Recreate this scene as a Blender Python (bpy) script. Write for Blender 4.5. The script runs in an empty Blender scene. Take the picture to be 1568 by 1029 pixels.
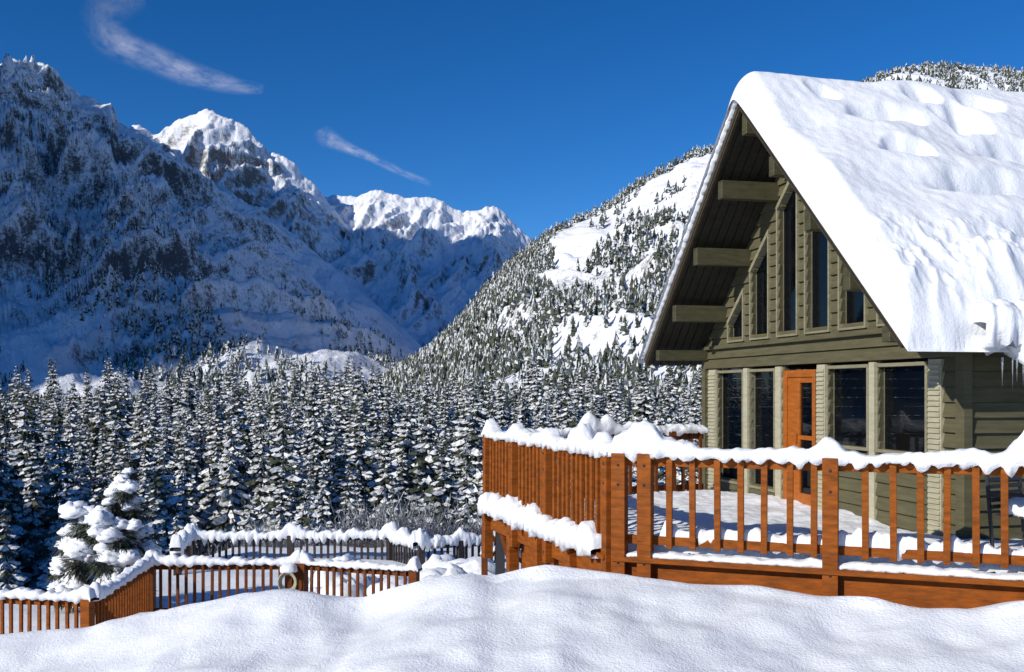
import bpy, bmesh, math, random
import numpy as np
from mathutils import Vector, Matrix
random.seed(4); rng=np.random.default_rng(7)
scene=bpy.context.scene
CAMZ=1.7; F=1524.0; HOR=597.0
# ------------------------------------------------------------ noise
def pn(x,y,seed=0):
    r=np.random.default_rng(seed+100); perm=r.permutation(256); perm=np.concatenate([perm,perm])
    x=np.asarray(x,float);y=np.asarray(y,float)
    xi=np.floor(x).astype(int);yi=np.floor(y).astype(int);xf=x-xi;yf=y-yi
    def g(ix,iy,dx,dy):
        h=perm[perm[ix&255]+(iy&255)]*(2*np.pi/256); return np.cos(h)*dx+np.sin(h)*dy
    u=xf*xf*xf*(xf*(xf*6-15)+10); v=yf*yf*yf*(yf*(yf*6-15)+10)
    a=g(xi,yi,xf,yf);b=g(xi+1,yi,xf-1,yf);c=g(xi,yi+1,xf,yf-1);d=g(xi+1,yi+1,xf-1,yf-1)
    return ((a+(b-a)*u)+((c+(d-c)*u)-(a+(b-a)*u))*v)*1.5
def fbm(x,y,o=5,seed=0,g=.5):
    s=0;a=1;f=1
    for i in range(o):
        s=s+a*pn(x*f,y*f,seed+i);a*=g;f*=2.03
    return s
def ridged(x,y,o=5,seed=0,g=.5):
    s=0;a=1;f=1;w=1
    for i in range(o):
        n=1-np.abs(pn(x*f,y*f,seed+i)); n=n*n*w; s=s+a*n; w=np.clip(n*1.6,0,1); a*=g;f*=2.1
    return s-.9
def sm(x,a,b):
    t=np.clip((x-a)/(b-a),0,1);return t*t*(3-2*t)
# ------------------------------------------------------------ materials
def newmat(name):
    m=bpy.data.materials.new(name);m.use_nodes=True;nt=m.node_tree
    return m,nt,nt.nodes['Principled BSDF']
def N(nt,t,**k):
    n=nt.nodes.new(t)
    for a,b in k.items():
        if a in n.inputs.keys(): n.inputs[a].default_value=b
        else: setattr(n,a,b)
    return n
def coords(nt,scale=(1,1,1)):
    tc=N(nt,'ShaderNodeTexCoord');mp=N(nt,'ShaderNodeMapping');mp.inputs['Scale'].default_value=scale
    nt.links.new(tc.outputs['Object'],mp.inputs['Vector']);return mp.outputs[0]
def ramp(nt,fac,stops):
    r=N(nt,'ShaderNodeValToRGB');cr=r.color_ramp
    while len(cr.elements)<len(stops):cr.elements.new(.5)
    for e,(p,c) in zip(cr.elements,stops):e.position=p;e.color=(*c,1) if len(c)==3 else c
    nt.links.new(fac,r.inputs[0]);return r.outputs[0]
def noise(nt,vec,scale,detail=4,rough=.55):
    n=N(nt,'ShaderNodeTexNoise');n.inputs['Scale'].default_value=scale;n.inputs['Detail'].default_value=detail;n.inputs['Roughness'].default_value=rough
    nt.links.new(vec,n.inputs['Vector']);return n.outputs[0]
def bump(nt,h,bs,strength=.5,dist=.05):
    b=N(nt,'ShaderNodeBump');b.inputs['Strength'].default_value=strength;b.inputs['Distance'].default_value=dist
    nt.links.new(h,b.inputs['Height']);nt.links.new(b.outputs[0],bs.inputs['Normal']);return b
def math_(nt,op,a,b):
    n=N(nt,'ShaderNodeMath',operation=op)
    for i,v in enumerate((a,b)):
        if v is None: continue
        if isinstance(v,(int,float)): n.inputs[i].default_value=v
        else: nt.links.new(v,n.inputs[i])
    return n.outputs[0]
def mat_snow(name='snow',s1=9,s2=70,d=.04,st=.5,al=1.0):
    m,nt,bs=newmat(name);v=coords(nt)
    c=ramp(nt,noise(nt,v,2.5),[(.3,(.83*al,.86*al,.91*al)),(.7,(.90*al,.92*al,.94*al))])
    nt.links.new(c,bs.inputs['Base Color']);bs.inputs['Roughness'].default_value=.6
    bs.inputs['Specular IOR Level'].default_value=.25
    h=math_(nt,'ADD',noise(nt,v,s1,5),math_(nt,'MULTIPLY',noise(nt,v,s2,3,.7),.35))
    bump(nt,h,bs,st,d);return m
def mat_wood(name,c1,c2,rough=.6,sc=(3,3,14),spec=.3):
    m,nt,bs=newmat(name);v=coords(nt,sc)
    c=ramp(nt,noise(nt,v,1.6,6,.6),[(.3,c1),(.7,c2)])
    nt.links.new(c,bs.inputs['Base Color']);bs.inputs['Roughness'].default_value=rough;bs.inputs['Specular IOR Level'].default_value=spec
    bump(nt,noise(nt,v,5,4),bs,.35,.01);return m
M_snow=mat_snow();M_snowroof=mat_snow('roof_snow',6,38,.035,.6,.93)
M_red=mat_wood('cedar_stain',(.14,.042,.007),(.33,.088,.010),.65,(3,3,14),.15)
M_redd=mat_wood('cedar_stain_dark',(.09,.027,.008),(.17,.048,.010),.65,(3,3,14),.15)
M_navy=mat_wood('shade_painted_fence',(.030,.028,.032),(.065,.05,.045),.7,(3,3,14),.15)  # far fence: its shade is painted into the wood as a dark colour
M_olive=mat_wood('olive_siding',(.078,.071,.038),(.122,.112,.062),.7,(1.5,1.5,12),.2)
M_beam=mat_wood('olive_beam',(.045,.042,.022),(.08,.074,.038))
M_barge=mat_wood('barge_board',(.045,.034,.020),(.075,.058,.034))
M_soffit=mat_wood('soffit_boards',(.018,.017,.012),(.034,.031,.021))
M_cream=mat_wood('cream_trim',(.34,.32,.22),(.46,.43,.31))
M_frame=mat_wood('pale_frame',(.18,.17,.11),(.28,.26,.17))
M_door=mat_wood('orange_door',(.28,.075,.008),(.42,.12,.012),.4)
M_lamp=mat_wood('red_lampshade',(.35,.03,.015),(.42,.05,.02),.6)
M_inner=mat_wood('interior_boards',(.06,.04,.025),(.10,.07,.04),.6)
M_metal,_,b=newmat('dark_metal');b.inputs['Base Color'].default_value=(.03,.03,.035,1);b.inputs['Roughness'].default_value=.5
def mat_glass():
    m,nt,bs=newmat('window_glass');bs.inputs['Base Color'].default_value=(.004,.006,.010,1)
    bs.inputs['Roughness'].default_value=.02;bs.inputs['IOR'].default_value=1.48;bs.inputs['Specular IOR Level'].default_value=.5
    bump(nt,noise(nt,coords(nt),1.3,1),bs,.05,.02)
    tr=N(nt,'ShaderNodeBsdfTransparent');tr.inputs[0].default_value=(.85,.88,.9,1);mx=N(nt,'ShaderNodeMixShader');mx.inputs[0].default_value=.45
    out=nt.nodes['Material Output'];nt.links.new(tr.outputs[0],mx.inputs[1]);nt.links.new(bs.outputs[0],mx.inputs[2]);nt.links.new(mx.outputs[0],out.inputs[0]);return m
M_glass=mat_glass()
def mat_ice():
    m,nt,bs=newmat('ice');bs.inputs['Base Color'].default_value=(.8,.88,.95,1);bs.inputs['Roughness'].default_value=.1
    bs.inputs['Transmission Weight'].default_value=.8;return m
M_ice=mat_ice()
def mat_needles():
    m,nt,bs=newmat('conifer_needles');v=coords(nt)
    c=ramp(nt,noise(nt,v,2.5,4,.7),[(.35,(.018,.030,.020)),(.53,(.052,.064,.034)),(.68,(.20,.21,.19))])
    nt.links.new(c,bs.inputs['Base Color']);bs.inputs['Roughness'].default_value=.8
    return m
def mat_frost():
    m,nt,bs=newmat('snowy_branches');v=coords(nt)
    c=ramp(nt,noise(nt,v,2.6,5,.75),[(.35,(.035,.048,.030)),(.45,(.36,.38,.37)),(.55,(.84,.86,.90))])
    nt.links.new(c,bs.inputs['Base Color']);bs.inputs['Roughness'].default_value=.7
    return m
M_needle=mat_needles();M_frost=mat_frost()
M_bark=mat_wood('bark',(.03,.022,.016),(.07,.055,.04),.9)
def mat_twig():
    m,nt,bs=newmat('frosted_twigs');v=coords(nt)
    c=ramp(nt,noise(nt,v,6,4,.7),[(.42,(.05,.045,.04)),(.6,(.45,.48,.52))])
    nt.links.new(c,bs.inputs['Base Color']);return m
M_twig=mat_twig()
def mat_mountain(name,fine,lo=.44,hi=.56,dark=(.055,.065,.06),slopew=.5,bd=3,zs=.6):
    m,nt,bs=newmat(name);v=coords(nt);v2=coords(nt,(1,1,zs))
    geo=N(nt,'ShaderNodeNewGeometry');sx=N(nt,'ShaderNodeSeparateXYZ');nt.links.new(geo.outputs['Normal'],sx.inputs[0])
    big=noise(nt,v,.008,5,.6);f1=noise(nt,v2,fine,7,.8);f2=noise(nt,v,fine*4,4,.8)
    f=math_(nt,'ADD',math_(nt,'MULTIPLY',f1,.6),math_(nt,'MULTIPLY',f2,.4))
    f=math_(nt,'ADD',f,math_(nt,'MULTIPLY',math_(nt,'SUBTRACT',big,.5),.40))
    sl=math_(nt,'MINIMUM',math_(nt,'SUBTRACT',sx.outputs[2],.62),.10)
    f=math_(nt,'ADD',f,math_(nt,'MULTIPLY',sl,slopew))
    c=ramp(nt,f,[(lo,dark),((lo+hi)/2,tuple(.45*(a+.86) for a in dark)),(hi,(.84,.87,.93))])
    nt.links.new(c,bs.inputs['Base Color']);bs.inputs['Roughness'].default_value=.8;bs.inputs['Specular IOR Level'].default_value=.05
    bump(nt,f,bs,.8,bd);return m
M_m1=mat_mountain('mountain_forest_snow',.10,.34,.46,(.09,.10,.11),.34,4)
M_m2=mat_mountain('alpine_rock_snow',.05,.33,.46,(.17,.16,.15),.40,5)
M_hill=mat_mountain('hill_snow',.16,.34,.48,(.11,.11,.09),.2,1.5)
# ------------------------------------------------------------ mesh helpers
def link(ob,parent=None):
    scene.collection.objects.link(ob)
    if parent is not None: ob.parent=parent
    return ob
def empty(name,loc=(0,0,0),rotz=0):
    e=bpy.data.objects.new(name,None);e.location=loc;e.rotation_euler=(0,0,rotz);e.empty_display_size=.3
    return link(e)
def mesh_np(name,V,Fq,mats,parent=None,smooth=False,midx=None):
    me=bpy.data.meshes.new(name)
    if isinstance(Fq,np.ndarray):
        V=np.asarray(V,float).reshape(-1,3);k=Fq.shape[1]
        me.vertices.add(len(V));me.vertices.foreach_set('co',V.ravel())
        me.loops.add(Fq.size);me.loops.foreach_set('vertex_index',Fq.ravel().astype(np.int32))
        me.polygons.add(len(Fq));me.polygons.foreach_set('loop_start',(np.arange(len(Fq))*k).astype(np.int32))
        me.polygons.foreach_set('loop_total',np.full(len(Fq),k,np.int32))
        me.update(calc_edges=True)
    else: me.from_pydata([tuple(v) for v in V],[],Fq)
    for m in mats: me.materials.append(m)
    if midx is not None: me.polygons.foreach_set('material_index',np.asarray(midx,np.int32))
    me.polygons.foreach_set('use_smooth',np.full(len(me.polygons),smooth,bool))
    me.validate();me.update()
    return link(bpy.data.objects.new(name,me),parent)
def grid(name,X,Y,Z,mat,parent=None,smooth=True):
    n,m=X.shape;V=np.stack([X,Y,Z],-1).reshape(-1,3)
    i=np.arange(n*m).reshape(n,m)
    Fq=np.stack([i[:-1,:-1],i[1:,:-1],i[1:,1:],i[:-1,1:]],-1).reshape(-1,4)
    a=V[Fq[0,1]]-V[Fq[0,0]];b=V[Fq[0,3]]-V[Fq[0,0]]
    if np.cross(a,b)[2]<0:Fq=Fq[:,::-1].copy()
    return mesh_np(name,V,Fq,[mat],parent,smooth)
class MB:
    def __init__(s):s.v=[];s.f=[];s.m=[]
    def box(s,x0,x1,y0,y1,z0,z1,mi=0):
        n=len(s.v);s.v+=[(x0,y0,z0),(x1,y0,z0),(x1,y1,z0),(x0,y1,z0),(x0,y0,z1),(x1,y0,z1),(x1,y1,z1),(x0,y1,z1)]
        s.f+=[(n,n+3,n+2,n+1),(n+4,n+5,n+6,n+7),(n,n+1,n+5,n+4),(n+1,n+2,n+6,n+5),(n+2,n+3,n+7,n+6),(n+3,n,n+4,n+7)];s.m+=[mi]*6
    def beam(s,p0,p1,w,h,mi=0,side=None):
        p0=Vector(p0);p1=Vector(p1);d=(p1-p0).normalized()
        if side is None:
            side=d.cross(Vector((0,0,1)))
            if side.length<1e-3:side=Vector((1,0,0))
        side=Vector(side).normalized();up=side.cross(d).normalized()
        n=len(s.v)
        for p in(p0,p1):
            for a,b in((-1,-1),(1,-1),(1,1),(-1,1)):s.v.append(tuple(p+side*(a*w/2)+up*(b*h/2)))
        s.f+=[(n+3,n+2,n+1,n),(n+4,n+5,n+6,n+7),(n,n+1,n+5,n+4),(n+1,n+2,n+6,n+5),(n+2,n+3,n+7,n+6),(n+3,n,n+4,n+7)];s.m+=[mi]*6
    def prism(s,poly,y0,y1,mi=0):
        n=len(s.v);k=len(poly);s.v+=[(x,y0,z) for x,z in poly]+[(x,y1,z) for x,z in poly]
        s.f.append(tuple(range(n,n+k)));s.f.append(tuple(reversed(range(n+k,n+2*k))))
        for i in range(k):
            j=(i+1)%k;s.f.append((n+i,n+k+i,n+k+j,n+j))
        s.m+=[mi]*(k+2)
    def build(s,name,mats,parent=None,bevel=0.0,smooth=False):
        o=mesh_np(name,s.v,s.f,mats,parent,smooth,s.m)
        bm=bmesh.new();bm.from_mesh(o.data);bmesh.ops.recalc_face_normals(bm,faces=bm.faces);bm.to_mesh(o.data);bm.free()
        if bevel>0:
            b=o.modifiers.new('bevel','BEVEL');b.width=bevel;b.segments=1;b.limit_method='ANGLE'
        return o
def snow_strip(name,pts,w,h,parent,seed=0,peaks=(),drop=.05,step=.03,mat=None,gaps=False):
    """lumpy snow lying along a rail, pts = polyline (x,y,z)"""
    pts=[Vector(p) for p in pts];acc=[0]
    for a,b in zip(pts,pts[1:]):acc.append(acc[-1]+(b-a).length)
    L=acc[-1];n=max(4,int(L/step));S=np.linspace(0,L,n)
    P=np.stack([np.interp(S,acc,[p[k] for p in pts]) for k in range(3)],1)
    T=np.gradient(P,axis=0);T/=np.linalg.norm(T,axis=1)[:,None];side=np.stack([T[:,1],-T[:,0]],1);side/=np.linalg.norm(side,axis=1)[:,None]
    hh=h*(.85+.5*pn(S*1.3,S*0+seed*3.1,seed)+.45*pn(S*4.5,S*0+9,seed+2)+.3*pn(S*11,S*0+9,seed+2))
    for (sp,ph,pw) in peaks: hh=hh+ph*np.exp(-(np.abs(S-sp)/pw)**2.6)*(1+.25*pn(S*9,S*0+2,seed+9))
    hh=np.maximum(hh,.015)
    if gaps: hh=hh*sm(pn(S*.9,S*0+4.4,seed+5)+.32,-.1,.1)+.012
    end=np.minimum(1,np.minimum(S,L-S)/.06+.15);hh=hh*end
    m=15;th=np.linspace(0,np.pi,m);V=np.zeros((n,m+0,3))
    for j,t in enumerate(th):
        c=math.cos(t);sn=math.sin(t)
        c2=np.sign(c)*abs(c)**.7
        wob=1+.25*pn(S*5,S*0+(2 if c>0 else 7),seed+3)+.16*pn(S*13,S*0+(2 if c>0 else 7),seed+4)
        off=c2*w/2*wob
        dz=hh*(sn**.75)*(1+.16*pn(S*7,S*0+j*.6,seed+8))
        if j in(0,m-1):
            dr=drop*(.4+1.8*np.abs(pn(S*5.5,S*0+j,seed+6))+.5*pn(S*14,S*0+j,seed+7));dz=-dr;off=off*.93
        V[:,j,0]=P[:,0]+side[:,0]*off;V[:,j,1]=P[:,1]+side[:,1]*off;V[:,j,2]=P[:,2]+dz
    i=np.arange(n*m).reshape(n,m)
    Fq=np.stack([i[:-1,:-1],i[1:,:-1],i[1:,1:],i[:-1,1:]],-1).reshape(-1,4)
    Fb=np.stack([i[:-1,m-1],i[1:,m-1],i[1:,0],i[:-1,0]],-1)
    Fq=np.concatenate([Fq,Fb])
    return mesh_np(name,V.reshape(-1,3),Fq,[mat or M_snow],parent,True)
def snow_blob(V,Fc,c,rx,ry,rz,seed,flat=.35,lump=.18,nu=16,nv=10):
    n0=sum(len(a) for a in V)
    u=np.linspace(0,2*np.pi,nu,endpoint=False);v=np.linspace(0,np.pi,nv)
    U,W_=np.meshgrid(u,v);x=np.sin(W_)*np.cos(U);y=np.sin(W_)*np.sin(U);z=np.cos(W_)
    r=1+lump*pn(x*1.6+5+z,y*1.6+z*1.7+seed*1.3,seed%50)+lump*.4*pn(x*3.5+z,y*3.5+z*3+seed,seed%40+3)
    z=np.where(z<0,z*flat,z)
    V.append(np.stack([c[0]+x*r*rx,c[1]+y*r*ry,c[2]+z*r*rz],-1).reshape(-1,3))
    for a in range(nv-1):
        for b in range(nu):
            Fc.append((n0+a*nu+b,n0+(a+1)*nu+b,n0+(a+1)*nu+(b+1)%nu,n0+a*nu+(b+1)%nu))
def blobs_obj(name,specs,parent,mat=None,**k):
    V=[];Fc=[]
    for i,(c,rx,ry,rz) in enumerate(specs): snow_blob(V,Fc,c,rx,ry,rz,i+3,**k)
    return mesh_np(name,np.concatenate(V),np.array(Fc),[mat or M_snow],parent,True)
# ------------------------------------------------------------ ground
CX=[-60,-20,-9,-5.14,-4.19,-3.5,-2.66,-2.15,-1.41,-.9,-.4,-.15,.345,.715,1.07,1.65,2.22,2.95,3.19,3.5,3.9,4.2,6,12,60]
CY=[10,10,10,10,10,10,9.8,9.8,9.6,9.5,9.5,9.5,9.4,9.4,9.3,9.1,9,8.7,8.6,8.4,8.3,8.2,7.6,6,6]
CZ=[-3,-1.6,-.9,-.78,-.68,-.52,-.326,-.30,-.303,-.126,-.05,-.06,.04,-.009,-.027,-.08,-.10,-.12,-.123,-.158,-.146,-.05,0,0,0]
def ground_z(X,Y):
    Yc=np.interp(X,CX,CY);Zc=np.interp(X,CX,CZ)
    front=Zc-.13*np.minimum(Yc-Y,5)+.085*pn(X*.55+3,Y*.55,2)+.06*pn(X*1.3+Y*.4,Y*.9,3)+.04*ridged(X*.9-Y*.5,Y*.8,3,44)+.016*pn(X*4,Y*4,5)-.03
    front=front-(.06*sm(Yc-Y,0,1.0))
    d=np.maximum(Y-Yc,0)
    floor=np.interp(X,[-2.5,2.5],[-2.42,-1.0]);floor=floor+(-2.5-floor)*sm(Y,12,17)
    floor=np.where(X>5,np.minimum(-.4,floor),floor)
    drop=Zc+.03*pn(X*2,Y*2,6)-.5*(np.sqrt(d*d+.09)-.3)
    Y0=np.interp(X,[-9.5,-7.5],[19.0,26.0])
    val=-21.0*sm(Y,Y0,56)+9*sm(Y,95,270)
    back=floor+val+(.06*pn(X*.7,Y*.7,9))
    back2=np.maximum(drop,back)
    z=np.where(Y<Yc,front,np.minimum(back2,Zc+.05))
    wl=sm(-X,14,60)*sm(Y,-20,10)
    z=z*(1-wl)+np.minimum(z,-2.4+val)*wl
    z=z+sm(np.hypot(X,Y),60,300)*2.5*pn(X*.02,Y*.02,11)
    return z
def axis(lo,hi,dlo,dhi,step,grow=1.09):
    a=list(np.arange(dlo,dhi+1e-6,step));d=step
    while a[-1]<hi:d*=grow;a.append(a[-1]+d)
    d=step
    while a[0]>lo:d*=grow;a.insert(0,a[0]-d)
    return np.array(a)
ax=axis(-3500,3500,-12,9,.07,1.07);ay=axis(-3000,4000,3,19,.07,1.07)
GX,GY=np.meshgrid(ax,ay);GZ=ground_z(GX,GY)
grid('ground',GX,GY,GZ,mat_snow('ground_snow',2.2,40,.06,.6))
# ------------------------------------------------------------ mountains
def W(px,py,Y):return ((px-784)/F*Y,Y,CAMZ-(py-HOR)/F*Y)
def mountain(name,crest,yc,yfront,mat,seed,amp,spur,nS=520,nT=230,jag=6,lmb=150,powp=1.0,base=-22,zref=420):
    px=np.array([c[0] for c in crest],float);py=np.array([c[1] for c in crest],float)
    s=np.linspace((px[0]-784)/F,(px[-1]-784)/F,nS);p=s*F+784
    Yc=np.interp(p,[c[0] for c in yc],[c[1] for c in yc])
    ang=(HOR-np.interp(p,px,py))/F
    T=np.concatenate([np.linspace(0,1,nT),np.linspace(1,1.6,40)[1:]])
    S,TT=np.meshgrid(s,T)
    YC=np.interp(S*F+784,p,Yc);Zc=CAMZ+np.interp(S,s,ang)*YC
    Y=yfront+(YC-yfront)*TT;X=S*Y
    prof=np.where(TT<=1,TT**powp*(.72+.28*TT),1-(TT-1)*1.2)
    q=(X+spur*Y)/lmb;r=(Y-spur*X)/(lmb*3.2)
    wob=.35*fbm(X/300,Y/300,3,seed+30)
    n=ridged(q+wob,r+wob,7,seed,.5)
    fine=fbm(X/45,Y/45,5,seed+60,.55)
    rel=np.clip((Zc-base)/zref,.08,1.2)
    win=np.clip(TT*2.5,0,1)*np.where(TT<1,np.clip((1-TT)*4,0,1)**.8,0)*rel
    Z=base+(Zc-base)*prof+win*(amp*n+amp*.16*fine)+np.where(TT>.5,1,.3)*jag*fbm(X/38,Y/120,5,seed+80,.6)*np.clip(TT,0,1)*.8*np.clip(rel*1.5,0,1)
    Z=np.where(TT<.03,base-5,Z)
    return grid(name,X,Y,Z,mat)
m1=mountain('mountain',[(-330,60),(-120,140),(0,99),(20,94),(40,97),(66,94),(82,108),(100,128),(125,148),(150,158),(170,160),(182,188),(230,215),(300,262),(380,312),(440,352),(500,402),(560,452),(620,505),(660,545),(720,600),(760,620)],
    [(-330,1500),(60,1480),(230,1350),(700,950)],500,M_m1,3,76,-.62,lmb=120,nS=640,nT=320)
mountain('mountain',[(60,330),(150,240),(205,188),(222,194),(243,204),(270,186),(300,175),(318,165),(350,184),(380,200),(410,226),(440,246),(462,266),(485,292),(520,330),(560,380),(620,450),(760,560)],
    [(60,1560),(480,1470),(760,1440)],860,M_m2,11,42,-.45,lmb=65,nS=420,jag=8)
mountain('mountain',[(380,340),(430,318),(480,302),(520,302),(555,296),(582,292),(620,301),(680,309),(710,326),(745,316),(770,326),(790,345),(812,365),(850,405),(900,450),(1000,520)],
    [(380,1600),(1000,1520)],900,M_m2,23,38,-.3,lmb=65,nS=420,jag=6)
hillc=[(480,625),(560,600),(600,572),(650,542),(690,505),(720,470),(760,425),(800,388),(850,352),(930,312),(1000,268),(1060,236),(1105,220),(1200,180),(1290,140),(1345,116),(1380,104),(1420,98),(1480,102),(1568,108),(1700,120),(2000,200)]
hillY=[(480,560),(800,690),(1100,760),(1700,900)]
hill=mountain('hillside',hillc,hillY,215,M_hill,41,15,.6,nS=520,nT=260,jag=1.4,lmb=75,powp=1.0,zref=200)
# unseen mountain added left of the frame, crest shaped to throw the valley shade
EL=math.radians(27);AZ=math.radians(50);sh=(-math.sin(AZ),-math.cos(AZ));nn=(math.cos(AZ),-math.sin(AZ))
SUN=Vector((sh[0]*math.cos(EL),sh[1]*math.cos(EL),math.sin(EL)))
cp=[-2600,-1900,-1700,-1650,-1610,-1570,-1530,-1500,-1475,-1461,-1446,-1400,-1345,-1320,-1306,-1296,-1276,-1262,-1248,-1215,-1178,-1141,-1100,-900,-700,-620,-570]
cz=[900,850,760,715,700,705,715,725,750,790,775,800,775,765,740,620,590,725,785,765,785,810,835,830,800,740,0]
pp,aa=np.meshgrid(np.linspace(-2600,-560,620),np.concatenate([np.linspace(60,650,70),np.linspace(655,1500,50)]))
zc=np.interp(pp,cp,cz)+178;dd=np.where(aa<650,(650-aa)/590,(aa-650)/850)
zz=-25+(zc+25)*(1-dd)+60*ridged(pp/160,aa/160,5,77)*np.clip((dd-.06)*5,0,1)*np.clip((1-dd)*4,0,1)+14*fbm(pp/40,aa/40,3,70)*np.clip(dd*10,.3,1)*np.clip((1-dd)*6,0,1)
grid('mountain',pp*nn[0]+aa*sh[0],pp*nn[1]+aa*sh[1],zz,M_m1)
# unseen snowy ridge added left of the frame to shade the near-left forest
pp,aa=np.meshgrid(np.linspace(-300,-34,120),np.linspace(8,150,60))
ridge=np.where(aa<60,(aa-8)/52,(150-aa)/90);ends=sm(-pp,34,70)*sm(300+pp,0,60)
grid('hillside',pp*nn[0]+aa*sh[0],pp*nn[1]+aa*sh[1],-24+(62+6*fbm(pp/25,aa/25,4,71))*ridge*ends,M_hill)
# ------------------------------------------------------------ conifers
def conifer(name,H,R,seed,levels=30,k0=9,frost=.75):
    r=random.Random(seed);V=[];Fc=[];mi=[]
    def add(vs,fs,m):
        n=len(V);V.extend(vs)
        for f in fs:Fc.append(tuple(n+i for i in f));mi.append(m)
    for a in range(6):
        t0=a*math.pi/3;t1=(a+1)*math.pi/3;w=H*.012
        add([(math.cos(t0)*w,math.sin(t0)*w,0),(math.cos(t1)*w,math.sin(t1)*w,0),(0,0,H)],[(0,1,2)],2)
    for i in range(levels):
        t=(i+.6)/levels;z=H*(.07+.92*t)
        rad=R*((1-t)**.8)*(.95 if t>.12 else .8)+.12;rad*=r.uniform(.85,1.12)
        k=max(4,int(k0*(1-t*.45)));a0=r.random()*6.28
        for j in range(k):
            a=a0+j*6.283/k+r.uniform(-.3,.3);rr=rad*r.uniform(.55,1.2)
            dr=rr*r.uniform(.25,.65)*(1.1-t*.9);zz=z+r.uniform(-.35,.35)*H/levels
            ca,sa=math.cos(a),math.sin(a);w=rr*r.uniform(.14,.24)+.10
            def P(d,s,dz):return(ca*d-sa*s,sa*d+ca*s,zz+dz)
            m=.55;up=rr*.06
            j1,j2,j3,j4=[r.uniform(.7,1.35) for _ in range(4)]
            vs=[P(.05,0,.05),P(rr*m,0,-dr*.35+up),P(rr,0,-dr),P(rr*.45,w*j1,-dr*.5-w*.55),P(rr*.45,-w*j2,-dr*.5-w*.55),P(rr*.85,w*.7*j3,-dr*.95-w*.5),P(rr*.85,-w*.7*j4,-dr*.95-w*.5)]
            add(vs,[(0,1,3),(0,4,1),(1,5,3),(1,4,6),(1,2,5),(1,6,2)],1 if r.random()<frost else 0)
            hd=w*r.uniform(1.0,2.2)
            vs=[P(rr*.15,0,-.02),P(rr*.5,w*.6,-dr*.6-hd),P(rr*.62,0,-dr*.5),P(rr*.8,-w*.4,-dr-hd*.8),P(rr,0,-dr),P(rr*.4,-w*.7,-dr*.5-hd)]
            add(vs,[(0,1,2),(2,3,4),(0,5,2)],0)
    me=mesh_np(name,V,Fc,[M_needle,M_frost,M_bark],None,False,mi)
    return me
protos=[]
for i in range(8):
    o=conifer('conifer_proto',17+i*.3,[2.6,3.1,2.4,2.9,3.4,2.5,3.3,2.2][i],i+1,levels=29+i,frost=[.88,.72,.82,.92,.66,.8,.86,.7][i]);protos.append(o.data);bpy.data.objects.remove(o)
forest=empty('conifer_forest')
seen={};cnt=0
for _ in range(60000):
    Y=random.uniform(40,235);s=random.uniform(-.80,.42);X=s*Y
    if Y<52 and random.random()<.3: continue
    if X>-2 and Y<70: continue
    sp=5.6 if Y<160 else 6.0
    kk=(int(X//sp),int(Y//sp),Y<160)
    if kk in seen: continue
    seen[kk]=1
    if Y<150 and float(pn(X*.045,Y*.045,88))<-.38: continue
    gz=float(ground_z(np.array(X),np.array(Y)))
    h=20*random.choice((random.uniform(.5,.85),random.uniform(.8,1.2),random.uniform(.8,1.2)))*(1+.2*float(pn(X*.05,Y*.05,12)))
    topmax=CAMZ+.018*Y+1.0
    if gz+h>topmax+1.5: h=max(7,(topmax-gz)*random.uniform(.80,1.07))
    if Y<75: h*=random.uniform(.55,.9)
    d=protos[random.randrange(8)];o=bpy.data.objects.new('tree',d);link(o,forest)
    k=h/17;w=k*random.uniform(.95,1.3)
    o.location=(X,Y,gz-.4);o.scale=(w,w,k);o.rotation_euler=(random.uniform(-.04,.04),random.uniform(-.04,.04),random.random()*6.28)
    cnt+=1
print('forest',cnt)
def shrub_mesh(seed):
    r=random.Random(seed);V=[];Fc=[]
    for i in range(220):
        a=r.random()*6.28;el=r.uniform(.4,1.4);L=r.uniform(.6,1.6);p=Vector((r.uniform(-.5,.5),r.uniform(-.5,.5),0))
        d=Vector((math.cos(a)*math.cos(el),math.sin(a)*math.cos(el),math.sin(el)))
        for s in range(3):
            q=p+d*(L/3);sd=Vector((-math.sin(a),math.cos(a),0))*.010
            n=len(V);V+=[tuple(p-sd),tuple(p+sd),tuple(q+sd*.7),tuple(q-sd*.7)];Fc.append((n,n+1,n+2,n+3))
            p=q;d=(d+Vector((r.uniform(-.6,.6),r.uniform(-.6,.6),r.uniform(-.4,.4)))).normalized()
    o=mesh_np('s',V,Fc,[M_twig]);me=o.data;bpy.data.objects.remove(o);return me
shr=[shrub_mesh(i) for i in range(3)];brush=empty('frosted_brush')
for i in range(200):
    Y=random.uniform(27,46);X=random.uniform(-.62,.0)*Y
    o=bpy.data.objects.new('shrub',shr[i%3]);link(o,brush);s=random.uniform(.6,1.25);o.scale=(s,s,s);o.rotation_euler=(0,0,random.random()*6)
    o.location=(X,Y,float(ground_z(np.array(X),np.array(Y)))-.1)
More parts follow.
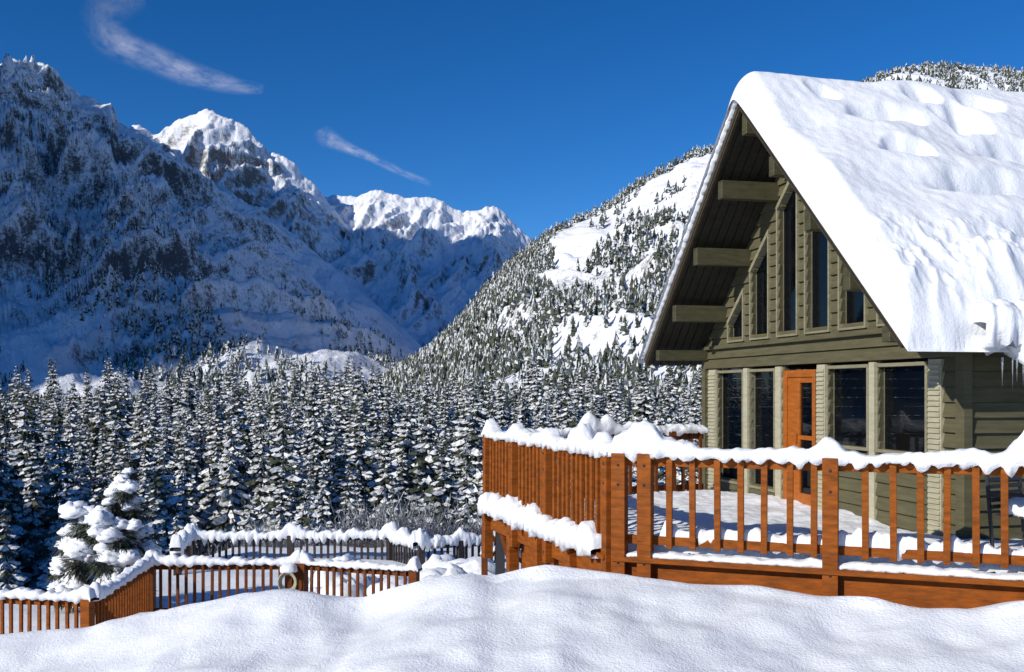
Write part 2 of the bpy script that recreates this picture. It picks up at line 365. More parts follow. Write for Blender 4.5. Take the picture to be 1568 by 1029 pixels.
# distant trees, merged into single meshes
def merged_trees(name,pos,hs,seed,frost=.5,rb=.21):
    r=np.random.default_rng(seed);tiers=5;k=6
    out=[];Fs=[];mi=[];n0=0
    variants=[]
    for vv in range(8):
        V=[];Fc=[];m=[]
        for t in range(tiers):
            z0=.06+t*.18;z1=min(1,z0+.34);rr=rb*(1-t/tiers)**.85+.03
            b=len(V)
            for j in range(k):
                a=j*2*np.pi/k+r.uniform(-.3,.3)+t;q=rr*r.uniform(.5,1.3);V.append((q*np.cos(a),q*np.sin(a),z0+r.uniform(-.05,.04)))
            V.append((0,0,z1))
            for j in range(k):Fc.append((b+j,b+(j+1)%k,b+k));m.append(int(r.random()<frost))
        variants.append((np.array(V),np.array(Fc),m))
    for i,(p,h) in enumerate(zip(pos,hs)):
        V,Fc,m=variants[i%8];a=r.random()*6.28;c,s=np.cos(a),np.sin(a)
        Q=V*np.array([h*r.uniform(.8,1.25)]*2+[h]);Q=np.stack([Q[:,0]*c-Q[:,1]*s,Q[:,0]*s+Q[:,1]*c,Q[:,2]],1)+p
        out.append(Q);Fs.append(Fc+n0);mi+=m;n0+=len(V)
    return mesh_np(name,np.concatenate(out),np.concatenate(Fs),[M_needle,M_frost],None,False,mi)
def surf(ob,ns):
    a=np.empty(len(ob.data.vertices)*3);ob.data.vertices.foreach_get('co',a);return a.reshape(-1,ns,3)
HV=surf(hill,520);nT=260;pos=[];hs=[]
ti=np.sqrt(np.random.default_rng(3).random(46000))
for t_ in ti:
    i=min(int(255*t_)+2,nT+6);j=random.randrange(519);a,b=random.random(),random.random()
    P=HV[i,j]*(1-a)*(1-b)+HV[i+1,j]*a*(1-b)+HV[i,j+1]*(1-a)*b+HV[i+1,j+1]*a*b
    p=P[0]/P[1]*F+784;hfrac=i/nT
    cl=1.0*math.sin(P[0]*.045+P[1]*.02)*math.sin(P[1]*.03-P[0]*.03)+.8*math.sin(P[0]*.11+2*math.sin(P[1]*.05))
    dens=.36+.33*cl
    if p<820: dens+=.12
    if 850<p<1135 and .62<hfrac<.955: dens-=.55*min(1,(hfrac-.62)/.1)
    if hfrac>.965: dens+=.45
    if random.random()<dens:
        pos.append(P-np.array([0,0,.3]));hs.append(random.uniform(3.5,9.5)*(.75 if hfrac>.9 else 1))
merged_trees('hillside_trees',pos,hs,5,frost=.36);print('hill trees',len(pos))
MV=surf(m1,640);pos=[];hs=[]
for _ in range(8000):
    i=int(170*random.random()**1.6)+4;j=random.randrange(150,639)
    P=MV[i,j]
    if random.random()<.45+.7*math.sin(P[0]*.03+P[1]*.012+2*math.sin(P[1]*.01)):
        pos.append(P+np.array([random.uniform(-2,2),random.uniform(-2,2),-.4]));hs.append(random.uniform(5,10)*(1-.4*i/250))
for _ in range(6500):
    Y=random.uniform(232,660);X=random.uniform(-.75,.02)*Y;gz=float(ground_z(np.array(X),np.array(Y)))
    pos.append(np.array([X,Y,gz-.4]));hs.append(random.uniform(9,15))
merged_trees('valley_trees',pos,hs,6,frost=.5,rb=.19);print('valley',len(pos))
# ------------------------------------------------------------ snow-laden evergreen by the lower fence
def evergreen(loc,H):
    e=empty('snow_laden_evergreen',loc);r=random.Random(9);V=[];Fc=[]
    tr=MB();tr.beam((0,0,-.5),(.02,0,H*.95),.09,.09);tr.build('trunk',[M_bark],e)
    specs=[]
    lobes=[(.28,0,H*.95,.20),(.24,-.1,H*.85,.28),(.05,.0,H*.76,.30),(.38,.1,H*.70,.32),(-.45,-.1,H*.60,.38),(-.12,-.25,H*.56,.38),(.25,-.3,H*.52,.36),(.45,.1,H*.44,.36),(-.78,0,H*.46,.36),(-.45,-.3,H*.34,.42),(0,-.35,H*.34,.42),(.4,-.15,H*.28,.38),(-.86,-.1,H*.24,.34),(-.3,.3,H*.38,.4),(.3,.35,H*.32,.4),(-.62,-.25,H*.12,.4),(0,-.3,H*.1,.42),(.45,-.1,H*.08,.36),(-.92,0,H*.06,.3)]
    for (x,y,z,R) in lobes:
        for k in range(480):
            d=Vector((r.gauss(0,1),r.gauss(0,1),r.gauss(0,.7))).normalized()
            p=Vector((x,y,z))+d*R*r.uniform(.3,.9);q=p+d*R*r.uniform(.22,.46)+Vector((0,0,-.05));sd=d.cross(Vector((r.random(),r.random(),1))).normalized()*r.uniform(.015,.03)
            n=len(V);V+=[tuple(p-sd),tuple(p+sd),tuple(q)];Fc.append((n,n+1,n+2))
        for k in range(4):
            a=r.random()*6.28;rr=R*r.uniform(.1,.75);s=r.uniform(.10,.18)*(R/.36)
            specs.append(((x+math.cos(a)*rr,y+math.sin(a)*rr-.07,z+R*.36+r.uniform(-.18,.14)),s*1.3,s*1.2,s*.95))
        specs.append(((x,y-.05,z+R*.62),R*.5,R*.45,R*.36))
    mesh_np('needles',V,Fc,[M_needle],e);blobs_obj('snow_clumps',specs,e,flat=.6,lump=.5,nu=18,nv=12)
evergreen((-7.55,18.9,-2.35),2.5)
# ------------------------------------------------------------ fences / railings
def rail_run(parent,p0,p1,ztop,zbot,spacing,bw,tag,mat_b,posts=(),post_w=.13,post_top=.0,post_bot=None,seed=0,snowh=.09,peaks=(),snoww=.17,toprail=.14,drop=.05,gaps=False):
    p0=Vector(p0).to_2d();p1=Vector(p1).to_2d();L=(p1-p0).length;d=(p1-p0)/L;nrm=Vector((d.y,-d.x))
    mb=MB()
    def P(t,off,z):q=p0+d*t+nrm*off;return(q.x,q.y,z)
    mb.beam(P(0,0,ztop-.02),P(L,0,ztop-.02),toprail,.04)
    mb.beam(P(0,.0,ztop-.085),P(L,0,ztop-.085),.04,.09)
    mb.beam(P(0,.0,zbot+.13),P(L,0,zbot+.13),.04,.09)
    n=int(L/spacing)
    for i in range(n+1):
        t=(i+.5)*L/(n+1)+random.uniform(-.01,.01)
        if any(abs(t-q)<post_w*.75 for q in posts):continue
        mb.beam(P(t,.045,zbot+.06),P(t+random.uniform(-.006,.006),.045,ztop-.045),bw,.04,0,side=(d.x,d.y,0))
    for q in posts:
        mb.beam(P(q,.05,(post_bot if post_bot is not None else zbot)),P(q,.05,ztop+post_top),post_w,post_w,0,side=(d.x,d.y,0))
        for zz_ in (ztop-.12,ztop-.32,zbot-.1,zbot-.3):
            if zz_>(post_bot if post_bot is not None else zbot)+.05 and L>3:
                c=P(q,.05+post_w/2,0);mb.box(c[0]-.012,c[0]+.012,c[1]-.012,c[1]+.012,zz_-.012,zz_+.012,1)
    mb.build(tag,[mat_b,M_metal],parent,.004)
    snow_strip(tag+'_snow',[P(-.05,.015,ztop+.002),P(L+.05,.015,ztop+.002)],snoww,snowh,parent,seed,[(q+.05,a,b) for q,a,b in peaks],drop,gaps=gaps)
    return P
A=(-.325,14.6);B=(1.073,10.35);fd=Vector((.9333,-.359)).normalized();Cc=(B[0]+fd.x*7.5,B[1]+fd.y*7.5);BR=(3.05,15.9)
deck=empty('timber_deck')
mb=MB()
def poly_prism(mb,pts,z0,z1,mi=0):
    n=len(mb.v);k=len(pts);mb.v+=[(x,y,z0) for x,y in pts]+[(x,y,z1) for x,y in pts]
    mb.f.append(tuple(range(n,n+k)));mb.f.append(tuple(range(n+k,n+2*k)))
    for i in range(k):mb.f.append((n+i,n+(i+1)%k,n+k+(i+1)%k,n+k+i))
    mb.m+=[mi]*(k+2)
poly_prism(mb,[(A[0]+.1,A[1]-.05),(B[0]+.1,B[1]+.08),(Cc[0],Cc[1]+.1),(9,16),(BR[0],BR[1])],-.12,-.02)
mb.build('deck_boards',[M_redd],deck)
mb=MB();fn=Vector((fd.y,-fd.x))
if fn.y>0: fn=-fn
def FP(t,off,z):return(B[0]+fd.x*t+fn.x*off,B[1]+fd.y*t+fn.y*off,z)
mb.beam(FP(-.02,.0,-.20),FP(7.5,.0,-.20),.05,.34);mb.beam(FP(-.02,.03,-.50),FP(7.5,.03,-.50),.05,.24);mb.beam(FP(0,.06,-.035),FP(7.5,.06,-.035),.16,.05)
sd=(Vector(B)-Vector(A)).normalized();SL=(Vector(B)-Vector(A)).length;sn=Vector((sd.y,-sd.x))
if sn.x>0:sn=-sn
def SP(t,off,z):return(A[0]+sd.x*t+sn.x*off,A[1]+sd.y*t+sn.y*off,z)
mb.beam(SP(0,0,-.18),SP(SL,0,-.18),.05,.30);mb.beam(SP(0,.06,-.035),SP(SL,.06,-.035),.16,.05)
for t in (.05,1.2,2.3,3.4,SL-.05):mb.beam(SP(t,.05,-.75),SP(t,.05,.05),.13,.13,0,side=(sd.x,sd.y,0))
mb.beam(SP(1.2,-.1,-.55),SP(SL,-.1,-.55),.05,.40)
mb.build('fascia',[M_red],deck,.004)
mb=MB()
for (x,y) in((A[0]+.15,A[1]+.0),(.75,13.2),(2.6,15.4)):mb.beam((x,y,-2.6),(x,y,-.1),.14,.14)
mb.build('support_posts',[M_metal],deck,.004)
mb=MB();mb.beam(SP(.2,-.1,-.3),SP(1.2,-.1,-1.2),.05,.12);mb.build('brace',[M_redd],deck)
rail=empty('deck_railing')
rail_run(rail,FP(0,0,0)[:2],FP(7.5,0,0)[:2],1.05,.03,.235,.062,'front_rail',M_red,posts=(.06,.332,2.138,3.88,5.7),post_w=.145,post_bot=-.62,seed=3,snowh=.085,
  peaks=[(.30,.24,.18),(.04,.07,.12),(.62,.08,.2),(2.13,.13,.11),(3.86,.27,.15)],drop=.075,snoww=.21)
rail_run(rail,SP(0,0,0)[:2],SP(SL,0,0)[:2],1.05,.03,.145,.055,'side_rail',M_red,posts=(.06,1.3,2.6,SL-.05),post_w=.12,post_bot=-.4,seed=5,snowh=.10,
  peaks=[(.15,.12,.15),(1.3,.08,.2),(2.6,.08,.2),(3.6,.15,.2),(4.2,.10,.12)],drop=.05,snoww=.22)
Vb=Vector(BR)-Vector(A);BL=Vb.length
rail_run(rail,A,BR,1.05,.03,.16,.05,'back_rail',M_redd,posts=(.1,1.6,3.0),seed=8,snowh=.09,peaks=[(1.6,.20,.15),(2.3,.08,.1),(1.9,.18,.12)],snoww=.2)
snow_strip('ledge_snow_side',[SP(.1,.10,.0),SP(SL-.15,.10,.0)],.24,.24,rail,21,drop=.08)
snow_strip('ledge_snow_front',[FP(.1,.0,.0),FP(7.4,.0,.0)],.18,.05,rail,22,drop=.02)
snow_strip('rail_foot_snow',[FP(.45,-.06,.17),FP(7.4,-.06,.17)],.15,.15,rail,23,drop=.05)
gx,gy=np.meshgrid(np.linspace(-.4,9,260),np.linspace(7.4,16,240))
def inside(X,Y,pts):
    d=np.full(X.shape,1e9);k=len(pts)
    for i in range(k):
        a=pts[i];b=pts[(i+1)%k];ex,ey=b[0]-a[0],b[1]-a[1];l=math.hypot(ex,ey)
        d=np.minimum(d,((X-a[0])*(-ey)+(Y-a[1])*ex)/l)
    return d
HC=(4.11,13.93);hx=(.2139,-.9768);hy=(.9768,.2139)
dp=[A,B,Cc,(9.3,16),BR]
dist=inside(gx,gy,dp)
lx=(gx-HC[0])*hx[0]+(gy-HC[1])*hx[1];ly=(gx-HC[0])*hy[0]+(gy-HC[1])*hy[1]
inh=(np.abs(lx)<3.33)&(ly>.03)      # no snow inside the chalet
hz=.02+.08*sm(dist,.0,.35)+.05*pn(gx*.9,gy*.9,31)+.03*pn(gx*2.6,gy*2.6,32)+.012*pn(gx*9,gy*9,33)
o=grid('deck_snow',gx,gy,hz,M_snow,deck)
bm=bmesh.new();bm.from_mesh(o.data);bm.verts.ensure_lookup_table()
fl=np.where(inh,-1,dist).reshape(-1);dl=[v for v in bm.verts if fl[v.index]<.02];bmesh.ops.delete(bm,geom=dl,context='VERTS');bm.to_mesh(o.data);bm.free()
PZ=-1.40
f1=empty('timber_fence')
pl=[W(-110,905,15.3),W(142,914,14.8),W(228,868,17.9),W(462,860,17.9),W(640,872,17.2)]
pl=[(p[0],p[1]) for p in pl]
for i,(a,b) in enumerate(zip(pl,pl[1:])):
    L=math.hypot(b[0]-a[0],b[1]-a[1])
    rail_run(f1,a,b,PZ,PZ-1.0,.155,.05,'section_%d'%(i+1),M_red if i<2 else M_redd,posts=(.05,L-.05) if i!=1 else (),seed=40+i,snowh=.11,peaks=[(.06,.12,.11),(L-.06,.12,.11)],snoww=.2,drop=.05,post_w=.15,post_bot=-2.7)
f2=empty('timber_fence')
p2=[W(268,0,22.6),W(290,0,24.6),W(600,0,24.8),W(640,0,23.4),W(765,0,24.4)]
p2=[(p[0],p[1]) for p in p2]
for i,(a,b) in enumerate(zip(p2,p2[1:])):
    L=math.hypot(b[0]-a[0],b[1]-a[1])
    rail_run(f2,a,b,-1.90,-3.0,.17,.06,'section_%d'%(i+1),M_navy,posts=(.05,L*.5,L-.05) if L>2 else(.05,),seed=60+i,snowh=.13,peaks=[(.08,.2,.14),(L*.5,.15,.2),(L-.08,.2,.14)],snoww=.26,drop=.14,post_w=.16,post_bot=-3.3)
f3=empty('stair_railing')
a=W(738,852,19.5);b=W(815,830,19);c=W(745,815,19)
mb=MB();mb.beam(a,b,.08,.12);mb.beam(c,W(812,868,19.2),.08,.12);mb.beam(W(790,815,19),W(790,880,19),.12,.12);mb.beam(W(742,812,19),W(742,885,19),.12,.12);mb.build('rails',[M_redd],f3,.004)
snow_strip('rail_snow',[Vector(c)+Vector((0,0,.07)),Vector(W(812,863,19.2))],.18,.12,f3,71)
snow_strip('rail_snow_2',[Vector(a)+Vector((0,0,.07)),Vector(b)+Vector((0,0,.07))],.18,.12,f3,72)
hp=empty('coiled_hose',W(443,885,17.75))
V=[];Fc=[]
for q in range(3):
    n0=len(V);R=.12+.02*q
    for i in range(28):
        t=i/28*6.283
        for j in range(8):
            u=j/8*6.283;rr=R+.014*math.cos(u);V.append((rr*math.cos(t),-.10-.03*q+.014*math.sin(u),rr*1.15*math.sin(t)-.05))
    for i in range(28):
        for j in range(8):Fc.append((n0+i*8+j,n0+((i+1)%28)*8+j,n0+((i+1)%28)*8+(j+1)%8,n0+i*8+(j+1)%8))
mesh_np('coil',V,Fc,[M_cream],hp,True);mb=MB();mb.box(-.07,.07,-.06,.02,-1.0,.12);mb.build('post',[M_redd],hp,.01)
blobs_obj('snow_cap',[((0,-.05,.14),.16,.14,.13)],hp)
sp=[]
for i in range(26):
    px=random.uniform(470,760);Y=random.uniform(19.5,23.5);p=W(px,0,Y);sp.append(((p[0],p[1],-2.55),random.uniform(.3,.8),.5,random.uniform(.2,.55)))
blobs_obj('snow_heaps',sp,None,lump=.3)
# ------------------------------------------------------------ chalet
house=empty('a_frame_chalet',(HC[0],HC[1],0),math.atan2(-.9768,.2139))
UZ=5.62;SLP=.925;HW=3.4;EW=3.76;OH=.95;LEN=11.0
def ru(x):return UZ-SLP*abs(x)
low=[(-2.85,-1.92,.22,1.98),(-1.65,-.85,.22,1.98),(.68,1.60,.98,1.98),(1.84,2.77,.98,1.98)]
doorx=(-.56,.34,.03,1.98)
upx=[(-2.42,-1.89),(-1.60,-1.03),(-.72,-.16),(.10,.70),(.98,1.56),(1.86,2.36)]
TOPK=5.03
def ut(x):return TOPK-SLP*abs(x)
mb=MB();step=.165;z=-.25
while z<5.5:
    z1=z+step;zm=z+step/2;half=min(HW,(UZ-z1+.1)/SLP)
    if half<=.03:break
    cuts=[]
    for(a,b,c,d) in low+[doorx]:
        if c-.02<zm<d+.02:cuts.append((a,b))
    if zm>2.5:
        lim=(TOPK-zm)/SLP
        for a,b in upx:
            a2=max(a,-lim);b2=min(b,lim)
            if b2>a2:cuts.append((a2,b2))
    cuts.sort();x=-half
    segs=[]
    for a,b in cuts:
        if a>x:segs.append((x,a))
        x=max(x,b)
    if x<half:segs.append((x,half))
    for a,b in segs:
        n=len(mb.v);g=.004
        mb.v+=[(a,-.05,z+g),(b,-.05,z+g),(b,.03,z+g),(a,.03,z+g),(a,-.014,z1),(b,-.014,z1),(b,.03,z1),(a,.03,z1)]
        mb.f+=[(n,n+3,n+2,n+1),(n+4,n+5,n+6,n+7),(n,n+1,n+5,n+4),(n+1,n+2,n+6,n+5),(n+2,n+3,n+7,n+6),(n+3,n,n+4,n+7)];mb.m+=[0]*6
    z=z1
z=-.25
while z<2.4:
    for sx in(1,-1):
        n=len(mb.v);x0=HW*sx;o1=.05*sx;o2=.014*sx;z1=z+step
        mb.v+=[(x0+o1,.0,z+.004),(x0+o1,LEN-.6,z+.004),(x0-.03*sx,LEN-.6,z+.004),(x0-.03*sx,0,z+.004),(x0+o2,0,z1),(x0+o2,LEN-.6,z1),(x0-.03*sx,LEN-.6,z1),(x0-.03*sx,0,z1)]
        mb.f+=[(n,n+3,n+2,n+1),(n+4,n+5,n+6,n+7),(n,n+1,n+5,n+4),(n+1,n+2,n+6,n+5),(n+2,n+3,n+7,n+6),(n+3,n,n+4,n+7)];mb.m+=[0]*6
    z+=step
mb.prism([(-HW,-.25),(HW,-.25),(HW,ru(HW)),(0,ru(0)),(-HW,ru(HW))],LEN-.6,LEN-.45)
mb.build('walls',[M_olive],house)
mb=MB();mb.box(-3.3,3.3,.08,10.3,-.02,.04);mb.box(-3.3,3.3,4.6,4.7,.05,5.0);mb.build('interior',[M_inner],house)
mb=MB()
mb.box(1.7,2.7,1.0,1.5,.85,.89)
for x in(1.75,2.65):
    for y in(1.05,1.45):mb.box(x-.025,x+.025,y-.025,y+.025,.04,.85)
mb.box(-2.9,-1.3,1.3,1.9,.1,.5);mb.box(-2.9,-1.3,1.9,2.1,.1,.95);mb.box(.7,1.3,1.4,1.95,.1,.5);mb.box(.7,1.3,1.95,2.1,.1,1.25)
mb.build('furniture',[M_cream],house,.02)
V=[];Fc=[];k=20
for (r,z) in((.05,.90),(.09,.95),(.11,1.03),(.05,1.14),(.03,1.20),(.27,1.22),(.15,1.54)):
    for i in range(k):V.append((2.05+r*math.cos(i*2*math.pi/k),1.0+r*math.sin(i*2*math.pi/k),z))
for j in range(6):
    for i in range(k):Fc.append((j*k+i,j*k+(i+1)%k,(j+1)*k+(i+1)%k,(j+1)*k+i))
mesh_np('table_lamp',V,Fc,[M_lamp],house,True)
mb=MB()
for a,b,c,d in low:mb.box(a-.01,b+.01,.045,.06,c-.01,d+.01)
for a,b in upx:
    mb.prism([(a-.01,2.5),(b+.01,2.5),(b+.01,ut(b)+.02),(a-.01,ut(a)+.02)],.045,.06)
mb.box(-.13,.22,-.0,.012,.25,1.85)
mb.build('windows',[M_glass],house)
mb=MB()
def frame(mb,a,b,c,d0,d1,w,y0,y1,mi=0):
    mb.box(a-w,a,y0,y1,c-w,d0+.0,mi);mb.box(b,b+w,y0,y1,c-w,d1,mi);mb.box(a,b,y0+.003,y1,c-w,c,mi)
    mb.prism([(a-w,d0-.003 if d0==d1 else d0-.05),(b+w,d1-.003 if d0==d1 else d1-.05),(b+w,d1+w),(a-w,d0+w)],y0-.004,y1,mi)
for a,b,c,d in low:frame(mb,a,b,c,d,d,.04,-.06,.05,0)
for a,b in upx:frame(mb,a,b,2.5,ut(a),ut(b),.03,-.07,.05,0)
mb.build('window_frames',[M_frame],house,.003)
mb=MB()
for a,b in((-3.20,-2.92),(-1.86,-1.71),(-.79,-.62),(.41,.62),(1.66,1.78),(2.84,3.07)):
    mb.box(a,b,-.062,-.01,.0,2.04)
    if b-a>.2:
        for i in range(33):
            zz=.04+i*.06;mb.beam(((a+.015),-.07,zz),((b-.015),-.07,zz),.022,.035)
mb.build('shutters',[M_cream],house)
mb=MB()
mb.box(-3.44,3.44,-.075,-.02,2.06,2.18);mb.box(-3.44,3.44,-.095,-.02,2.38,2.44)
mb.box(-3.47,-3.33,-.078,.03,-.25,2.3);mb.box(3.33,3.47,-.078,.03,-.25,2.3)
mb.build('trim_boards',[M_olive],house,.004)
mb=MB()
x0,x1=doorx[0],doorx[1]
mb.box(x0,x0+.10,-.055,.05,0,1.98);mb.box(x1-.06,x1,-.055,.05,0,1.98);mb.box(x0+.1,x1-.06,-.052,.05,1.88,1.98)
mb.box(x0+.1,-.13,-.03,.03,0,1.88);mb.box(.22,x1-.06,-.03,.03,0,1.88);mb.box(-.13,.22,-.03,.03,0,.25);mb.box(-.13,.22,-.028,.03,1.80,1.88)
mb.box(-.13,.22,-.026,.03,1.0,1.06);mb.box(-.20,-.17,-.07,-.03,.95,1.08)
mb.build('door',[M_door],house,.004)
mb=MB();th=.17
mb.prism([(0,UZ),(EW,ru(EW)),(EW,ru(EW)+th),(0,UZ+th)],-OH,LEN);mb.prism([(0,UZ),(0,UZ+th),(-EW,ru(EW)+th),(-EW,ru(EW))],-OH,LEN)
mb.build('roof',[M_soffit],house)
mb=MB()
for i in range(26):
    y=-OH+.14*i
    if y>-.05:break
    for sx in(-1,1):mb.beam((0,y,UZ-.012),(EW*sx,y,ru(EW)-.012),.12,.018,side=(0,1,0))
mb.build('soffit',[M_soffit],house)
mb=MB()
for sx in(1,-1):
    mb.beam((0,-OH-.025,UZ+.06),(sx*(EW+.02),-OH-.025,ru(EW)+.05),.05,.18,side=(0,1,0))
    mb.beam((sx*(EW+.03),-OH-.03,ru(EW)+.08),(sx*(EW+.03),LEN,ru(EW)+.08),.04,.15)
mb.build('barge_boards',[M_barge],house,.004)
mb=MB()
for x in(0,.80,1.72,2.6,3.36):
    for sx in((1,-1) if x>0 else(1,)):
        mb.box(sx*x-.07,sx*x+.07,-OH+.02,-.02,ru(x)-.35-(.05 if x<3 else -.04),ru(x)-.07-SLP*.07*(x>0))
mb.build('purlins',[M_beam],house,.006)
# roof snow
xs=np.concatenate([np.linspace(-3.90,-.3,60),np.linspace(-.28,4.0,300)]);ys=np.concatenate([np.linspace(-1.10,3.2,300),np.linspace(3.3,LEN+.1,60)])
RX,RY=np.meshgrid(xs,ys)
base=UZ+th-.01-SLP*np.sqrt(RX**2+.01)
d1=np.minimum(np.minimum(RX+3.90,LEN+.1-RY)*2,(RY+1.10)*(1+.10*pn(RX*2,RX*0,4)));d2=(4.0-RX)+.08*pn(RY*2.2,RY*0+3,6)-.05
e1=np.sqrt(1-(1-np.clip(d1/.26,0,1))**2);e2=np.sqrt(np.clip(1-(1-np.clip(d2/.60,0,1))**2,0,1))
Tn=.06+.40*sm(RX,-.35,.25)+.16*sm(RX,1,3.4)
lump=.10*pn(RX*.9+5,RY*.7,14)+.045*pn(RX*2.2,RY*1.6,15)+.010*pn(RX*7,RY*7,16)
en=sm(RX,2.75,3.5)*sm(RX,0,1)
lump=lump+en*(.16*pn(RX*2.2,RY*2.0,18)+.07*ridged(RX*3.5,RY*3.5,3,19))
# in the side wall stretch the eave snow sags lower (overhanging cornice)
lump=lump+.18*sm(RX,3.2,3.7)*sm(RY,-.35,.1)
for(x,y,rx,ry,dp_) in((.97,.62,.18,.42,.40),(1.75,.45,.17,.27,.36),(2.38,1.35,.22,.85,.46),(.50,.02,.14,.24,.20),(1.0,1.75,.24,.28,.30),(.52,1.45,.18,.25,.22),(1.65,2.1,.22,.6,.34),(3.15,1.2,.16,.50,.22),(.6,2.3,.2,.3,.26)):
    a=(RX-x+.07*pn(RX*3,RY*3,55))/rx;b=(RY-y+.12*pn(RX*3,RY*3,56))/ry;q=a*a+b*b
    lump=lump-dp_*(1-sm(np.sqrt(q),.15,1.5))+dp_*.12*np.exp(-((a-1.8)**2*.9+b*b*.7))
lump=lump*sm(RX,-.2,.5)
Z=base+np.maximum(Tn+lump,.05)*e1*e2
grid('roof_snow',RX,RY,Z,M_snowroof,house)
snow_strip('verge_snow',[(0,-OH-.04,UZ+th-.04),(-EW-.05,-OH-.04,ru(EW)+th-.04)],.14,.05,house,91,drop=.03,mat=M_snowroof)
snow_strip('eave_snow',[(3.92,-.30,ru(EW)+.20),(3.96,.0,ru(EW)+.14),(4.0,.5,ru(EW)+.08),(3.96,2.0,ru(EW)+.12),(3.95,LEN-.2,ru(EW)+.12)],.46,.24,house,97,peaks=[(.5,.06,.3)],drop=.22,step=.025,mat=M_snowroof)
V=[];Fc=[]
for i in range(44):
    y=.0+i*.05+random.uniform(-.02,.02);x=4.02+random.uniform(-.12,.12);L=random.uniform(.12,.36);r=random.uniform(.008,.016);zt=2.03;n=len(V)
    for j in range(5):V.append((x+r*math.cos(j*1.257),y+r*math.sin(j*1.257),zt))
    V.append((x,y,zt-L))
    for j in range(5):Fc.append((n+j,n+(j+1)%5,n+5))
mesh_np('icicles',V,Fc,[M_ice],house,True)
# ------------------------------------------------------------ patio chair on the deck (right)
ch=empty('patio_chair',(5.0,9.6,.08),.5);mb=MB()
for x in(-.25,.25):
    mb.beam((x,-.22,0),(x,-.22,.62),.03,.03);mb.beam((x,.22,0),(x,.30,.92),.03,.03);mb.beam((x,-.24,.62),(x,.27,.62),.04,.03)
for i in range(7):mb.box(-.25,.25,-.22+i*.065,-.18+i*.065,.40,.42)
for i in range(7):mb.beam((-.25,.24+i*.01,.48+i*.065),(.25,.24+i*.01,.48+i*.065),.02,.04)
mb.build('frame',[M_metal],ch,.003);blobs_obj('seat_snow',[((0,0,.44),.27,.25,.16)],ch)
# ------------------------------------------------------------ clouds
def mat_cloud(name,seed,sx):
    m=bpy.data.materials.new(name);m.use_nodes=True;nt=m.node_tree;nt.nodes.clear()
    out=N(nt,'ShaderNodeOutputMaterial');mix=N(nt,'ShaderNodeMixShader');tr=N(nt,'ShaderNodeBsdfTransparent');df=N(nt,'ShaderNodeBsdfDiffuse')
    df.inputs[0].default_value=(.80,.76,.76,1)
    uv=N(nt,'ShaderNodeUVMap');sp=N(nt,'ShaderNodeSeparateXYZ');nt.links.new(uv.outputs[0],sp.inputs[0])
    mp=N(nt,'ShaderNodeMapping');mp.inputs['Scale'].default_value=(sx,1.0,1);mp.inputs['Location'].default_value=(seed,seed,0);nt.links.new(uv.outputs[0],mp.inputs[0])
    n=noise(nt,mp.outputs[0],1.5,8,.68)
    v=sp.outputs[1];u=sp.outputs[0]
    def hump(x,p):
        a=math_(nt,'MULTIPLY',math_(nt,'MULTIPLY',x,math_(nt,'SUBTRACT',1.0,x)),4.0);return math_(nt,'POWER',a,p)
    f=math_(nt,'MULTIPLY',hump(v,1.8),hump(u,.6))
    r=N(nt,'ShaderNodeMapRange');r.inputs['From Min'].default_value=.36;r.inputs['From Max'].default_value=.76;nt.links.new(n,r.inputs[0])
    f=math_(nt,'MULTIPLY',f,r.outputs[0]);f=math_(nt,'MULTIPLY',f,.65)
    nt.links.new(f,mix.inputs[0]);nt.links.new(tr.outputs[0],mix.inputs[1]);nt.links.new(df.outputs[0],mix.inputs[2]);nt.links.new(mix.outputs[0],out.inputs[0]);return m
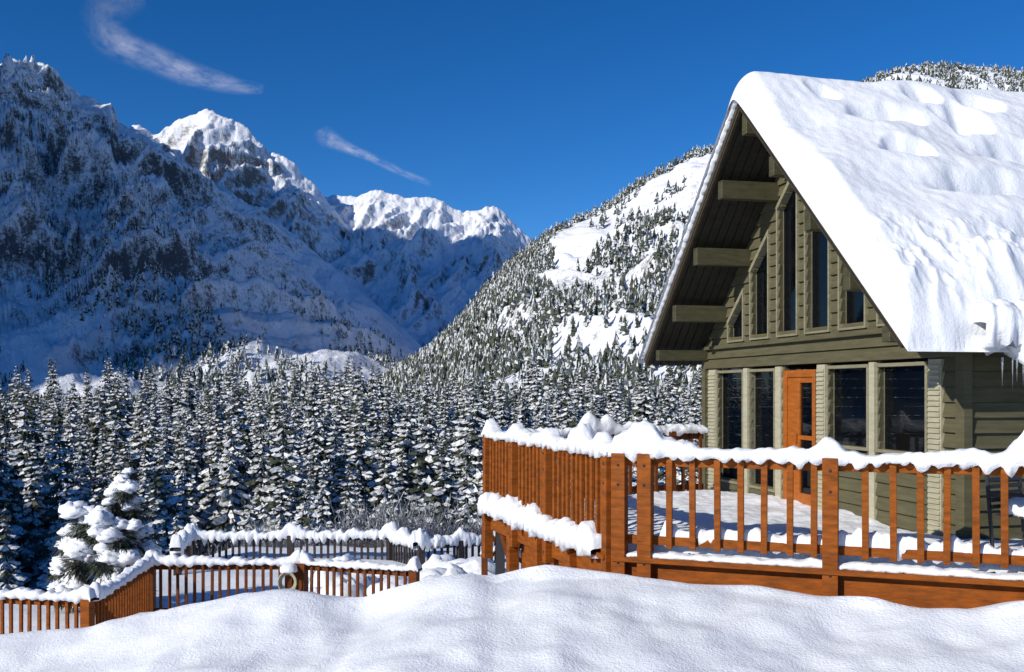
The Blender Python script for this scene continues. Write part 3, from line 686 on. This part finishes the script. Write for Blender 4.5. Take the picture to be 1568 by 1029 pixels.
def cloud(pts,Y,seed,sx):
    P=[(W(x,y,Y),w/F*Y) for x,y,w in pts];n=80
    t=np.linspace(0,len(P)-1,n);C=np.stack([np.interp(t,range(len(P)),[p[0][k] for p in P]) for k in range(3)],1)
    k=np.ones(9)/9
    for c in(0,2):
        pad=np.concatenate([np.repeat(C[:1,c],4),C[:,c],np.repeat(C[-1:,c],4)]);C[:,c]=np.convolve(pad,k,'valid')
    wd=np.interp(t,range(len(P)),[p[1] for p in P]);T=np.gradient(C,axis=0);T/=np.linalg.norm(T,axis=1)[:,None]
    Nn=np.stack([-T[:,2],T[:,1]*0,T[:,0]],1)
    V=[];Fc=[];uv=[];m=7
    for i in range(n):
        for j in range(m):
            o=(j/(m-1)-.5)*wd[i];V.append(tuple(C[i]+Nn[i]*o+np.array([0,o*.5,0])));uv.append((i/(n-1),j/(m-1)))
    for i in range(n-1):
        for j in range(m-1):a=i*m+j;Fc.append((a,a+m,a+m+1,a+1))
    o=mesh_np('cloud',V,Fc,[mat_cloud('cloud_wisp',seed,sx)],None,True)
    l=o.data.uv_layers.new(name='UVMap')
    for li,lp in enumerate(o.data.loops):l.data[li].uv=uv[lp.vertex_index]
cloud([(225,-6,30),(190,0,55),(152,18,60),(165,62,66),(225,86,60),(280,110,54),(330,124,44),(372,134,32),(408,138,20)],6000,2.3,4)
cloud([(488,196,30),(502,212,38),(530,226,24),(570,242,18),(610,262,16),(665,284,14)],6000,5.1,5)
# ------------------------------------------------------------ sky, sun, camera
w=bpy.data.worlds.new('World');scene.world=w;w.use_nodes=True;nt=w.node_tree;bg=nt.nodes['Background']
sk=nt.nodes.new('ShaderNodeTexSky');sk.sky_type='NISHITA';sk.sun_disc=False;sk.sun_elevation=EL;sk.sun_rotation=math.atan2(SUN.x,SUN.y)
sk.altitude=2500;sk.air_density=1.0;sk.dust_density=0.15;sk.ozone_density=5.5
hs_=nt.nodes.new('ShaderNodeHueSaturation');hs_.inputs['Saturation'].default_value=1.18;hs_.inputs['Hue'].default_value=.503
gm=nt.nodes.new('ShaderNodeGamma');gm.inputs[1].default_value=1.12
nt.links.new(sk.outputs[0],gm.inputs[0]);nt.links.new(gm.outputs[0],hs_.inputs['Color']);nt.links.new(hs_.outputs[0],bg.inputs[0]);bg.inputs[1].default_value=.095
l=bpy.data.lights.new('sun','SUN');l.energy=4.5;l.angle=math.radians(.5);l.color=(1,.94,.84)
so=bpy.data.objects.new('sun',l);so.rotation_euler=SUN.to_track_quat('Z','Y').to_euler();link(so)
cam=bpy.data.cameras.new('camera');co=bpy.data.objects.new('camera',cam);link(co);co.location=(0,0,CAMZ);co.rotation_euler=(math.pi/2,0,0)
cam.sensor_width=36;cam.lens=35;cam.shift_y=(HOR-514.5)/1568;cam.clip_start=.1;cam.clip_end=20000
scene.camera=co
scene.view_settings.view_transform='Standard';scene.view_settings.look='None';scene.view_settings.exposure=0
